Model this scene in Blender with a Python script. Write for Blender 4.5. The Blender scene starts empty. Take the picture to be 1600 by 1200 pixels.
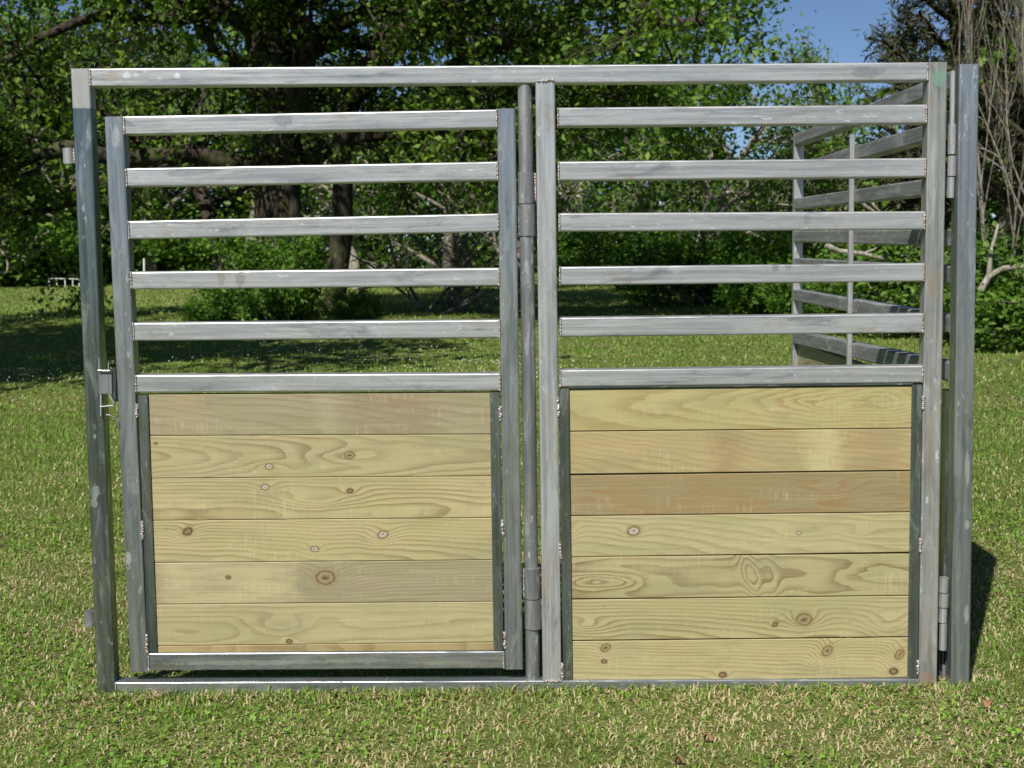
import bpy, bmesh, math, random
import numpy as np
from mathutils import Vector, Matrix
R = math.radians
random.seed(7); rng = np.random.default_rng(7)
SC = bpy.context.scene
COL = SC.collection

# ------------------------------------------------------------------ camera
F, PITCH, ROLL, YAW = 2150.0, R(5.72), R(-0.66), R(-0.40)     # focal length in pixels of the 1600 px wide photograph
D0 = 4.63                                                       # camera to the face of the panel
fw = Vector((math.sin(YAW)*math.cos(PITCH), math.cos(YAW)*math.cos(PITCH), -math.sin(PITCH)))
rt0 = Vector((math.cos(YAW), -math.sin(YAW), 0)); up0 = rt0.cross(fw)
rt = math.cos(ROLL)*rt0 + math.sin(ROLL)*up0
up = -math.sin(ROLL)*rt0 + math.cos(ROLL)*up0
def ray(px, py):
    return rt*((px-800)/F) + up*((600-py)/F) + fw
_r = ray(800, 1079)
CAMP = Vector((0, -D0, -_r.z/_r.y*D0))                          # the panel stands on z = 0, its face in the plane y = 0
cam = bpy.data.cameras.new('camera'); co = bpy.data.objects.new('camera', cam); COL.objects.link(co)
m = Matrix((rt, up, -fw)).transposed().to_4x4(); m.translation = CAMP
co.matrix_world = m
cam.sensor_width = 36; cam.lens = F*36/1600; cam.clip_end = 3000; cam.clip_start = 0.05
cam.dof.use_dof = True; cam.dof.focus_distance = 4.7; cam.dof.aperture_fstop = 7.5
SC.camera = co
def at(px, py, Y=0.0):                                          # the point seen at a pixel in the plane y = Y
    r = ray(px, py); return CAMP + r*((Y-CAMP.y)/r.y)
def atX(px, py, X):                                             # the same in the plane x = X
    r = ray(px, py); return CAMP + r*((X-CAMP.x)/r.x)
def atd(px, depth, z=0.0):                                      # a spot on the ground in a direction, depth from the camera
    r = ray(px, 430); q = CAMP + r*(depth/r.y); return Vector((q.x, q.y, z))

# ------------------------------------------------------------------ light
SUN = Vector((0.77, 1.91, -2.1)).normalized()                  # the way the light travels
elev = math.asin(-SUN.z); azim = math.atan2(-SUN.x, -SUN.y)
w = bpy.data.worlds.new("World"); SC.world = w; w.use_nodes = True
nt = w.node_tree
sky = nt.nodes.new('ShaderNodeTexSky'); sky.sky_type = 'NISHITA'; sky.sun_disc = False
sky.sun_elevation = elev; sky.sun_rotation = azim; sky.air_density = 0.7; sky.dust_density = 0.5; sky.ozone_density = 4.0; sky.altitude = 1500
bg = nt.nodes['Background']; bg.inputs['Strength'].default_value = 0.075
nt.links.new(sky.outputs[0], bg.inputs[0])
sl = bpy.data.lights.new('sun', 'SUN'); sl.energy = 5.0; sl.angle = R(0.5); sl.color = (1, 0.95, 0.86)
so = bpy.data.objects.new('sun', sl); COL.objects.link(so)
so.rotation_euler = (-SUN).to_track_quat('Z', 'Y').to_euler()
SC.view_settings.view_transform = 'Standard'; SC.view_settings.look = 'None'; SC.view_settings.gamma = 1
SC.view_settings.exposure = 0.18
SC.render.engine = 'CYCLES'
SC.cycles.max_bounces = 6; SC.cycles.transparent_max_bounces = 4

# ------------------------------------------------------------------ helpers
def tag(o, label=None, cat=None, group=None, kind=None):
    if label: o['label'] = label
    if cat: o['category'] = cat
    if group: o['group'] = group
    if kind: o['kind'] = kind
    return o
def thing(name, label, cat, loc=(0, 0, 0), group=None, rz=0):
    o = bpy.data.objects.new(name, None); COL.objects.link(o); o.location = loc; o.rotation_euler = (0, 0, rz)
    o.empty_display_size = 0.1
    return tag(o, label, cat, group)

class MB:
    """collects faces; build() links them as ONE mesh object"""
    def __init__(s): s.v = []; s.f = []; s.uv = []; s.heat = []; s.mi = []; s.sm = []
    def add(s, vs, fs, uvs=None, heat=None, mi=0, smooth=True):
        b = len(s.v); s.v += [tuple(x) for x in vs]
        s.heat += list(heat) if heat is not None else [0.0]*len(vs)
        for k, f in enumerate(fs):
            s.f.append([b+i for i in f]); s.mi.append(mi); s.sm.append(smooth)
            s.uv.append(uvs[k] if uvs else [(vs[i][0], vs[i][2]) for i in f])
    def sweep(s, p0, p1, prof, upv=(0, 0, 1), mi=0, ends=0.04, caps=True, smooth=True, heat=True):
        p0 = Vector(p0); p1 = Vector(p1); d = (p1-p0); L = d.length; d = d/L
        u = Vector(upv); u = (u - d*u.dot(d)).normalized(); r = d.cross(u)
        n = len(prof); ts = [0, min(.012, L*.2), min(ends, L*.4), L-min(ends, L*.4), L-min(.012, L*.2), L] if L > .1 else [0, L]
        hs = [1, .7, 0, 0, .7, 1] if L > .1 else [0, 0]
        if not heat: hs = [0]*len(hs)
        vs = []; hh = []
        for t, h in zip(ts, hs):
            for (a, b) in prof: vs.append(p0 + d*t + r*a + u*b); hh.append(h)
        per = [0]
        for k in range(n):
            a, b = prof[k], prof[(k+1) % n]; per.append(per[-1]+math.hypot(a[0]-b[0], a[1]-b[1]))
        fs = []; uv = []
        for i in range(len(ts)-1):
            for k in range(n):
                k2 = (k+1) % n
                fs.append((i*n+k, (i+1)*n+k, (i+1)*n+k2, i*n+k2)); uv.append([(ts[i], per[k]), (ts[i+1], per[k]), (ts[i+1], per[k+1]), (ts[i], per[k+1])])
        if n == 16:
            fl = [k for k in range(len(fs)) if k % n % 4 == 3]; ro = [k for k in range(len(fs)) if k % n % 4 != 3]
            b0 = len(s.v); s.add(vs, [fs[k] for k in ro], [uv[k] for k in ro], hh, mi, True)
            for k in fl: s.f.append([b0+i for i in fs[k]]); s.mi.append(mi); s.sm.append(False); s.uv.append(uv[k])
        else: s.add(vs, fs, uv, hh, mi, smooth)
        if caps:
            m_ = len(ts)-1
            s.add([vs[k] for k in range(n)], [tuple(range(n))], [[(0, 0)]*n], [1]*n if heat else None, mi, False)
            s.add([vs[m_*n+k] for k in range(n)], [tuple(reversed(range(n)))], [[(0, 0)]*n], [1]*n if heat else None, mi, False)
        return s
    def rect(s, p0, p1, wd, ht, r=.005, upv=(0, 0, 1), **k):
        return s.sweep(p0, p1, rprof(wd, ht, r), upv, **k)
    def pipe(s, p0, p1, rad, n=24, **k):
        return s.sweep(p0, p1, [(rad*math.cos(2*math.pi*i/n), rad*math.sin(2*math.pi*i/n)) for i in range(n)], (0, 1, 0) if abs((Vector(p1)-Vector(p0)).normalized().y) < .9 else (0, 0, 1), **k)
    def bead(s, p0, p1, rad=.005, mi=1, step=.003, jit=.0005):
        p0 = Vector(p0); p1 = Vector(p1); L = (p1-p0).length; n = max(2, int(L/step))
        for i in range(n+1):
            c = p0.lerp(p1, i/n) + Vector([random.uniform(-jit, jit) for _ in range(3)])
            q = rad*random.uniform(.8, 1.15); vs = []; fs = []
            for a in range(1, 4):
                for b in range(6):
                    th = math.pi*a/4; ph = math.pi*2*b/6
                    vs.append(c + Vector((q*math.sin(th)*math.cos(ph), q*math.sin(th)*math.sin(ph), q*math.cos(th))))
            vs.append(c+Vector((0, 0, q))); vs.append(c-Vector((0, 0, q)))
            for a in range(2):
                for b in range(6): fs.append((a*6+b, (a+1)*6+b, (a+1)*6+(b+1) % 6, a*6+(b+1) % 6))
            for b in range(6): fs.append((18, b, (b+1) % 6)); fs.append((19, 12+(b+1) % 6, 12+b))
            s.add(vs, fs, None, None, mi)
        return s
    def build(s, name, mats, parent=None, origin=None):
        me = bpy.data.meshes.new(name)
        o0 = Vector(origin) if origin is not None else Vector((0, 0, 0))
        me.from_pydata([tuple(Vector(x)-o0) for x in s.v], [], s.f)
        uvl = me.uv_layers.new(name='UVMap'); flat = [c for f in s.uv for t in f for c in t]
        uvl.data.foreach_set('uv', flat)
        at_ = me.attributes.new('heat', 'FLOAT', 'POINT'); at_.data.foreach_set('value', s.heat)
        me.polygons.foreach_set('material_index', s.mi); me.polygons.foreach_set('use_smooth', s.sm)
        for mt in (mats if isinstance(mats, (list, tuple)) else [mats]): me.materials.append(mt)
        bm = bmesh.new(); bm.from_mesh(me); bmesh.ops.recalc_face_normals(bm, faces=bm.faces); bm.to_mesh(me); bm.free()
        o = bpy.data.objects.new(name, me); COL.objects.link(o); o.location = o0
        if parent is not None: o.parent = parent; o.location = o0 - Vector(parent.location)*0
        return o
def rprof(wd, ht, r=.005, seg=3):
    out = []
    for cx, cy, a0 in ((wd/2-r, ht/2-r, 0), (-wd/2+r, ht/2-r, 90), (-wd/2+r, -ht/2+r, 180), (wd/2-r, -ht/2+r, 270)):
        for i in range(seg+1):
            a = R(a0+90*i/seg); out.append((cx+r*math.cos(a), cy+r*math.sin(a)))
    return out

def npmesh(name, V, Fa, mats, parent=None, tint=None, smooth=False, mi=None):
    """big meshes from numpy arrays: V (n,3), Fa (m,k) with k 3 or 4"""
    me = bpy.data.meshes.new(name); k = Fa.shape[1]
    me.vertices.add(len(V)); me.vertices.foreach_set('co', np.ascontiguousarray(V, dtype=np.float32).ravel())
    me.loops.add(Fa.size); me.loops.foreach_set('vertex_index', np.ascontiguousarray(Fa, dtype=np.int32).ravel())
    me.polygons.add(len(Fa)); me.polygons.foreach_set('loop_start', np.arange(0, Fa.size, k, dtype=np.int32))
    if smooth: me.polygons.foreach_set('use_smooth', np.ones(len(Fa), dtype=bool))
    me.update(calc_edges=True)
    if tint is not None:
        a = me.attributes.new('tint', 'FLOAT', 'POINT'); a.data.foreach_set('value', np.ascontiguousarray(tint, dtype=np.float32))
    for mt in (mats if isinstance(mats, (list, tuple)) else [mats]): me.materials.append(mt)
    if mi is not None: me.polygons.foreach_set('material_index', mi)
    o = bpy.data.objects.new(name, me); COL.objects.link(o)
    if parent is not None: o.parent = parent
    return o

# ------------------------------------------------------------------ material helpers
class NT:
    def __init__(s, name):
        s.m = bpy.data.materials.new(name); s.m.use_nodes = True; s.t = s.m.node_tree; s.n = s.t.nodes; s.l = s.t.links
        s.bsdf = s.n['Principled BSDF']; s.out = s.n['Material Output']
    def put(s, sock, v):
        if isinstance(v, bpy.types.NodeSocket): s.l.new(v, sock)
        elif v is not None: sock.default_value = v
    def M(s, op, a, b=None, c=None, clamp=False):
        n = s.n.new('ShaderNodeMath'); n.operation = op; n.use_clamp = clamp
        s.put(n.inputs[0], a); s.put(n.inputs[1], b); s.put(n.inputs[2], c); return n.outputs[0]
    def mix(s, f, a, b, mode='MIX'):
        n = s.n.new('ShaderNodeMix'); n.data_type = 'RGBA'; n.blend_type = mode
        s.put(n.inputs[0], f)
        for i, v in ((6, a), (7, b)):
            s.put(n.inputs[i], (*v, 1) if isinstance(v, tuple) and len(v) == 3 else v)
        return n.outputs[2]
    def noise(s, vec, scale, detail=3, rough=.55, dist=0):
        n = s.n.new('ShaderNodeTexNoise'); s.put(n.inputs['Vector'], vec); n.inputs['Scale'].default_value = scale
        n.inputs['Detail'].default_value = detail; n.inputs['Roughness'].default_value = rough; n.inputs['Distortion'].default_value = dist
        return n.outputs['Fac']
    def ss(s, x, lo, hi, a=0.0, b=1.0):
        n = s.n.new('ShaderNodeMapRange'); n.interpolation_type = 'SMOOTHSTEP'
        s.put(n.inputs[0], x); n.inputs[1].default_value = lo; n.inputs[2].default_value = hi; n.inputs[3].default_value = a; n.inputs[4].default_value = b
        return n.outputs[0]
    def xyz(s, x, y, z=0.0):
        n = s.n.new('ShaderNodeCombineXYZ'); s.put(n.inputs[0], x); s.put(n.inputs[1], y); s.put(n.inputs[2], z); return n.outputs[0]
    def sep(s, v):
        n = s.n.new('ShaderNodeSeparateXYZ'); s.put(n.inputs[0], v); return n.outputs
    def tc(s, k='Object'): return s.n.new('ShaderNodeTexCoord').outputs[k]
    def attr(s, name, k='Fac'):
        n = s.n.new('ShaderNodeAttribute'); n.attribute_name = name; return n.outputs[k]
    def rand(s): return s.n.new('ShaderNodeObjectInfo').outputs['Random']
    def bump(s, h, strength=.3, dist=.002):
        n = s.n.new('ShaderNodeBump'); n.inputs['Strength'].default_value = strength; n.inputs['Distance'].default_value = dist
        s.put(n.inputs['Height'], h); s.l.new(n.outputs[0], s.bsdf.inputs['Normal']); return n.outputs[0]
    def set(s, **k):
        for a, v in k.items(): s.put(s.bsdf.inputs[a.replace('_', ' ')], (*v, 1) if isinstance(v, tuple) and len(v) == 3 else v)
        return s.m

def metal(name, c0, c1, met=.55, rough=.42, stain=.35, marks=(), top=None):
    t = NT(name); uv = t.sep(t.tc('UV')); rd = t.rand()
    off = t.M('MULTIPLY', rd, 37.0)
    u = t.M('ADD', uv[0], off); v = uv[1]
    st = t.noise(t.xyz(t.M('MULTIPLY', u, 1.6), t.M('MULTIPLY', v, 70.0)), 1.0, 5, .6, .4)
    fine = t.noise(t.xyz(t.M('MULTIPLY', u, 18), t.M('MULTIPLY', v, 500.0)), 1.0, 2, .5)
    bl = t.noise(t.xyz(t.M('MULTIPLY', u, 5.0), t.M('MULTIPLY', v, 22.0), off), 1.0, 6, .65, .8)
    big = t.noise(t.xyz(t.M('MULTIPLY', u, 1.3), t.M('MULTIPLY', v, 3.0), off), 1.0, 3, .5)
    col = t.mix(t.ss(st, .32, .68), c0, c1)
    col = t.mix(t.ss(bl, .5, .72, 0, stain), col, (.16, .18, .21))
    col = t.mix(t.ss(big, .42, .7, 0, .35), col, (.42, .41, .39))
    cl = t.noise(t.xyz(t.M('MULTIPLY', u, 3.0), t.M('MULTIPLY', v, 14.0), t.M('ADD', off, 5.0)), 1.0, 6, .7, 1.5)
    col = t.mix(t.ss(cl, .52, .64, 0, .6), col, (.52, .53, .54)); col = t.mix(t.ss(cl, .32, .46, .55, 0), col, (.13, .15, .17))
    # rubbed white marks and spots
    sp = t.noise(t.xyz(t.M('MULTIPLY', u, 22.0), t.M('MULTIPLY', v, 60.0), off), 1.0, 3, .6)
    sm = t.M('MULTIPLY', t.ss(sp, .62, .70), t.ss(big, .42, .58))
    col = t.mix(t.M('MULTIPLY', sm, .65), col, (.78, .80, .83))
    # warm scale and rust next to the welds
    h = t.M('MULTIPLY', t.attr('heat'), t.ss(bl, .30, .6, .35, 1.0))
    col = t.mix(t.M('MULTIPLY', h, .95), col, (.22, .15, .10))
    rs = t.noise(t.xyz(t.M('MULTIPLY', u, 9.0), t.M('MULTIPLY', v, 18.0), t.M('ADD', off, 9.0)), 1.0, 4, .6)
    col = t.mix(t.ss(rs, .58, .76, 0, .5), col, (.33, .26, .18))
    ob = t.sep(t.tc()); mx_ = t.noise(t.tc(), 55, 4, .7)
    tm = 0.0
    if top:                                                     # paler and less metallic above this height
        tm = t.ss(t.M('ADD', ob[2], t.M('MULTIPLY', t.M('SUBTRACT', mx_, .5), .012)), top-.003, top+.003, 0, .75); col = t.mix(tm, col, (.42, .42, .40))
    for (px, py, rx, ry, c_, f) in marks:                       # smears of paint and scuffs
        q = at(px, py); e = t.M('ADD', t.M('POWER', t.M('ABSOLUTE', t.M('DIVIDE', t.M('SUBTRACT', ob[0], q.x), rx/464)), 2.0), t.M('POWER', t.M('ABSOLUTE', t.M('DIVIDE', t.M('SUBTRACT', ob[2], q.z), ry/464)), 2.0))
        col = t.mix(t.ss(t.M('ADD', e, t.M('MULTIPLY', t.M('SUBTRACT', mx_, .5), 3.2)), .5, 1.2, f, 0.0), col, c_)
    ro = t.M('ADD', t.ss(bl, .3, .7, rough-.08, rough+.14), t.M('MULTIPLY', h, .2))
    t.bump(t.M('ADD', t.M('MULTIPLY', st, .25), t.M('ADD', t.M('MULTIPLY', fine, .15), t.M('ADD', t.M('MULTIPLY', bl, .6), t.M('MULTIPLY', big, 3.0)))), .45, .0025)
    return t.set(Base_Color=col, Metallic=t.M('SUBTRACT', met, t.M('MULTIPLY', tm, .75)), Roughness=t.M('ADD', ro, t.M('MULTIPLY', tm, .2)))
M = {}
M['rail'] = metal('pale_steel', (.34, .35, .36), (.56, .56, .56), .5, .33, .42,
    marks=((1468, 122, 12, 13, (.22, .42, .28), .7), (1352, 113, 22, 9, (.25, .27, .28), .7), (1375, 111, 10, 7, (.25, .27, .28), .5), (1212, 416, 6, 9, (.20, .20, .20), .6), (1232, 414, 6, 9, (.20, .20, .20), .5),
           (440, 187, 18, 10, (.25, .24, .24), .6), (345, 433, 6, 16, (.28, .24, .20), .5), (375, 435, 8, 14, (.26, .22, .18), .5), (1262, 342, 8, 7, (.28, .26, .26), .5), (198, 118, 7, 4, (.80, .80, .80), .7), (213, 116, 5, 3, (.80, .80, .80), .6), (276, 118, 5, 4, (.85, .85, .85), .8),
           (172, 118, 16, 12, (.40, .34, .28), .5), (852, 900, 8, 40, (.42, .33, .26), .45), (858, 640, 7, 30, (.42, .34, .27), .35)))
M['post'] = metal('blue_grey_steel', (.24, .27, .30), (.42, .43, .44), .75, .27, .5, marks=((200, 872, 5, 12, (.75, .76, .80), .9), (1512, 732, 4, 30, (.70, .72, .76), .8), (1511, 820, 4, 7, (.7, .72, .76), .8), (1510, 960, 4, 16, (.7, .72, .76), .7), (180, 215, 7, 20, (.62, .62, .60), .6), (400, 1036, 150, 4, (.62, .65, .66), .6), (560, 1032, 60, 4, (.62, .65, .66), .5), (700, 1036, 60, 4, (.62, .65, .66), .4)))
M['drab'] = metal('drab_steel', (.24, .25, .24), (.42, .41, .38), .45, .36, .5, marks=((1468, 122, 12, 13, (.22, .42, .28), .7), (1460, 445, 9, 25, (.36, .27, .19), .5), (1452, 700, 8, 60, (.34, .28, .2), .4), (1450, 1060, 12, 14, (.36, .22, .14), .6)))
M['dark'] = metal('dark_steel', (.13, .155, .165), (.26, .28, .285), .85, .25, .5)
M['frame'] = metal('pale_top_steel', (.11, .14, .145), (.24, .27, .27), .85, .24, .5, marks=((149, 768, 7, 12, (.66, .68, .70), .8), (147, 785, 6, 8, (.66, .68, .70), .7), (148, 682, 3, 4, (.8, .8, .8), .8), (158, 925, 3, 20, (.5, .52, .52), .5)), top=at(125, 169).z)
M['pipe'] = metal('pipe_steel', (.17, .18, .19), (.26, .265, .27), .55, .42, .5)
M['side'] = metal('weathered_steel', (.20, .21, .21), (.34, .34, .34), .4, .5, .6)
t = NT('weld_metal'); nz = t.noise(t.tc(), 180, 3)
M['weld'] = t.set(Base_Color=t.mix(t.ss(nz, .38, .66), (.24, .18, .14), (.58, .57, .56)), Metallic=.55, Roughness=.45)
t = NT('worn_bright_steel'); nz = t.noise(t.tc(), 60, 4)
M['bright'] = t.set(Base_Color=t.mix(nz, (.55, .56, .56), (.85, .85, .86)), Metallic=.8, Roughness=.3)

def wood(name, L, W, pale, late, spacing=.0085, zc=.02, h0=.05, slope=.02, wob=.02, rings=.55, knots=(), patches=(), seed=0.0, tone=0.0, warp=.006):
    """flat-sawn pine in the plank's own x (length) and z (width); knots: (x, z, a, b, amplitude, core radius, kind, tilt)"""
    t = NT(name); p = t.sep(t.tc('Object')); x, z = p[0], p[2]; pale = (pale[0]*.95, pale[1]*.97, pale[2]*1.08)
    n1 = t.noise(t.xyz(t.M('MULTIPLY', x, 2.2), t.M('MULTIPLY', z, 3.0), seed), 1.0, 2, .5)
    n2 = t.noise(t.xyz(t.M('MULTIPLY', x, 9.0), t.M('MULTIPLY', z, 26.0), seed+3), 1.0, 4, .6)
    h = t.M('ADD', t.M('ADD', t.M('MULTIPLY', x, slope), h0), t.M('MULTIPLY', t.M('SUBTRACT', n1, .5), wob*2))
    dz = t.M('SUBTRACT', z, zc)
    r = t.M('SQRT', t.M('ADD', t.M('MULTIPLY', dz, dz), t.M('MULTIPLY', h, h)))
    r = t.M('ADD', r, t.M('MULTIPLY', t.M('SUBTRACT', n2, .5), warp))
    cores = []
    for (kx, kz, a, b, amp, cr, kind, tilt) in knots:
        ex = t.M('SUBTRACT', x, kx); ez = t.M('SUBTRACT', z, kz)
        if tilt:
            c, s = math.cos(tilt), math.sin(tilt)
            ex, ez = t.M('ADD', t.M('MULTIPLY', ex, c), t.M('MULTIPLY', ez, s)), t.M('SUBTRACT', t.M('MULTIPLY', ez, c), t.M('MULTIPLY', ex, s))
        q = t.M('ADD', t.M('POWER', t.M('ABSOLUTE', t.M('DIVIDE', ex, a)), 2.0), t.M('POWER', t.M('ABSOLUTE', t.M('DIVIDE', ez, b)), 2.0))
        q = t.M('ADD', q, t.M('MULTIPLY', t.M('SUBTRACT', t.noise(t.xyz(t.M('MULTIPLY', x, 7), t.M('MULTIPLY', z, 28), seed+kx*9), 1.0, 2, .5), .5), .7))
        g = t.M('POWER', 2.718, t.M('MULTIPLY', q, -1.0))
        r = t.M('ADD', r, t.M('MULTIPLY', g, amp))
        if cr:
            q2 = t.M('ADD', t.M('POWER', t.M('ABSOLUTE', t.M('DIVIDE', ex, cr*1.35)), 2.0), t.M('POWER', t.M('ABSOLUTE', t.M('DIVIDE', ez, cr)), 2.0))
            q2 = t.M('ADD', q2, t.M('MULTIPLY', t.M('SUBTRACT', t.noise(t.tc(), 90, 3), .5), .9))
            cores.append((q2, kind, g))
    fr = t.M('FRACT', t.M('DIVIDE', r, spacing))
    line = t.M('MULTIPLY', t.M('POWER', t.ss(fr, .1, .93), 2.2), t.ss(fr, .94, 1.0, 1.0, 0.0))
    fib = t.noise(t.xyz(t.M('MULTIPLY', x, 6.0), t.M('MULTIPLY', z, 700.0), seed), 1.0, 3, .6)
    big = t.noise(t.xyz(t.M('MULTIPLY', x, 2.5), t.M('MULTIPLY', z, 9.0), seed+11), 1.0, 4, .6)
    vary = t.noise(t.xyz(t.M('MULTIPLY', x, 3.0), t.M('MULTIPLY', z, 14.0), seed+5), 1.0, 2, .5)
    base = t.mix(t.ss(big, .3, .72), pale, tuple(c*k for c, k in zip(pale, (.84, .90, .80))))
    col = t.mix(t.M('MULTIPLY', line, t.ss(vary, .3, .7, min(1, rings*.55), min(1, rings*1.35))), base, late)
    col = t.mix(t.ss(fib, .25, .75, 0, .22), col, tuple(c*.5 for c in pale))
    stk = t.noise(t.xyz(t.M('MULTIPLY', x, 3.5), t.M('MULTIPLY', z, 150.0), seed+41), 1.0, 5, .7, .3)
    col = t.mix(t.ss(stk, .52, .75, 0, .42), col, late); col = t.mix(t.ss(stk, .25, .48, .28, 0), col, (.62, .56, .36))
    drt = t.noise(t.xyz(t.M('MULTIPLY', x, 16.0), t.M('MULTIPLY', z, 30.0), seed+51), 1.0, 6, .7)
    col = t.mix(t.ss(drt, .55, .75, 0, .30), col, (.17, .15, .10))
    grn = t.noise(t.xyz(t.M('MULTIPLY', x, 4.0), t.M('MULTIPLY', z, 12.0), seed+21), 1.0, 3, .6)
    col = t.mix(t.ss(grn, .50, .70, 0, .40), col, (.26, .25, .14))
    for (x0, x1, c, f) in patches:
        mk = t.M('MULTIPLY', t.ss(t.M('ADD', x, t.M('MULTIPLY', t.M('SUBTRACT', drt, .5), .16)), x0-.03, x0+.07), t.ss(t.M('ADD', x, t.M('MULTIPLY', t.M('SUBTRACT', drt, .5), .16)), x1-.07, x1+.03, 1.0, 0.0))
        col = t.mix(t.M('MULTIPLY', t.M('MULTIPLY', mk, f), t.ss(t.noise(t.xyz(t.M('MULTIPLY', x, 7.0), t.M('MULTIPLY', z, 30.0), seed+31), 1.0, 4, .6), .25, .6, .3, 1.0)), col, c)
    pl = t.noise(t.xyz(t.M('MULTIPLY', x, 150.0), t.M('MULTIPLY', z, 9.0), seed+61), 1.0, 3, .6)
    pm = t.noise(t.xyz(t.M('MULTIPLY', x, 4.0), t.M('MULTIPLY', z, 22.0), seed+71), 1.0, 3, .6)
    col = t.mix(t.M('MULTIPLY', t.ss(pl, .5, .7), t.ss(pm, .48, .70, 0, .26)), col, (.68, .61, .42))  # raking highlights on the milling ripples, painted as pale upright streaks
    chk = t.noise(t.xyz(t.M('MULTIPLY', x, 7.0), t.M('MULTIPLY', z, 420.0), seed+81), 1.0, 2, .5)
    col = t.mix(t.ss(chk, .68, .76, 0, .45), col, (.12, .08, .04))
    for q2, kind, g in cores:
        col = t.mix(t.ss(q2, .9, 3.0, .45, 0.0), col, (.26, .17, .07))
        if kind == 'dark':
            col = t.mix(t.ss(q2, .7, 1.3, .95, 0.0), col, (.09, .055, .025)); col = t.mix(t.ss(q2, .15, .5, .7, 0.0), col, (.30, .20, .10))
        elif kind == 'ring':
            col = t.mix(t.ss(q2, .9, 1.3, .8, 0.0), col, (.10, .065, .03)); col = t.mix(t.ss(q2, .55, .9, .9, 0.0), col, (.30, .24, .12)); col = t.mix(t.ss(q2, .05, .2, .8, 0.0), col, (.08, .05, .03))
        else:
            col = t.mix(t.ss(q2, .8, 1.5, .8, 0.0), col, (.16, .11, .06)); col = t.mix(t.ss(q2, .3, .75, .75, 0.0), col, (.50, .49, .40)); col = t.mix(t.ss(q2, .02, .12, .8, 0.0), col, (.15, .12, .08))
    # planer chatter and a dab of stamped grey
    ch = t.M('SINE', t.M('MULTIPLY', x, 640.0))
    t.bump(t.M('ADD', t.M('MULTIPLY', line, -.35), t.M('ADD', t.M('MULTIPLY', fib, .5), t.M('MULTIPLY', t.M('MULTIPLY', ch, t.ss(big, .45, .65)), .18))), .35, .0012)
    return t.set(Base_Color=col, Roughness=t.ss(big, .3, .7, .42, .6), Specular_IOR_Level=.45)

def leafmat(name, cols, trans=.35, rough=.55):
    t = NT(name); a = t.attr('tint'); n = t.n.new('ShaderNodeValToRGB'); t.l.new(a, n.inputs[0])
    e = n.color_ramp.elements; e[0].position = 0; e[0].color = (*cols[0], 1); e[1].position = 1; e[1].color = (*cols[-1], 1)
    for i, c in enumerate(cols[1:-1]): k = e.new((i+1)/(len(cols)-1)); k.color = (*c, 1)
    t.set(Base_Color=n.outputs[0], Roughness=rough, Specular_IOR_Level=.35)
    tr = t.n.new('ShaderNodeBsdfTranslucent'); g = t.mix(1.0, n.outputs[0], (1.3, 1.35, .6), 'MULTIPLY'); t.l.new(g, tr.inputs[0])
    mx = t.n.new('ShaderNodeMixShader'); mx.inputs[0].default_value = trans
    t.l.new(t.bsdf.outputs[0], mx.inputs[1]); t.l.new(tr.outputs[0], mx.inputs[2]); t.l.new(mx.outputs[0], t.out.inputs[0])
    return t.m
def barkmat(name, a, b, sc=6):
    t = NT(name); o = t.tc(); s = t.sep(o)
    n1 = t.noise(t.xyz(s[0], s[1], t.M('MULTIPLY', s[2], .35)), sc*2.5, 6, .65); n2 = t.noise(o, sc*.3, 4, .6)
    col = t.mix(t.ss(n1, .35, .65), a, b); col = t.mix(t.ss(n2, .5, .7, 0, .55), col, (.10, .12, .05))
    t.bump(n1, .8, .03); return t.set(Base_Color=col, Roughness=.9, Specular_IOR_Level=.2)
M['oak_leaf'] = leafmat('oak_leaf', [(.035, .07, .012), (.09, .18, .022), (.19, .31, .035), (.32, .45, .06)], .4)
M['leaf_bright'] = leafmat('bright_leaf', [(.032, .070, .010), (.075, .165, .018), (.15, .30, .03), (.26, .43, .055)], .4)
M['leaf_dark'] = leafmat('dark_leaf', [(.035, .07, .012), (.075, .15, .020), (.14, .25, .03), (.22, .34, .045)], .3)
M['needle'] = leafmat('pine_needle', [(.020, .028, .012), (.045, .055, .022), (.085, .075, .035), (.11, .08, .04)], .15)
M['oak_bark'] = barkmat('oak_bark', (.016, .013, .011), (.085, .068, .052), 4)
M['grey_bark'] = barkmat('grey_bark', (.10, .09, .075), (.34, .30, .25), 7)
M['pale_bark'] = barkmat('pale_bark', (.18, .16, .13), (.46, .42, .36), 9)
M['grass'] = leafmat('grass_blade', [(.66, .55, .37), (.52, .43, .25), (.30, .34, .10), (.12, .24, .026), (.22, .40, .05)], .3, .5)
M['flower'] = NT('clover_flower').set(Base_Color=(.75, .76, .70), Roughness=.7)
M['white'] = NT('white_paint').set(Base_Color=(.75, .75, .72), Roughness=.6)

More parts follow.
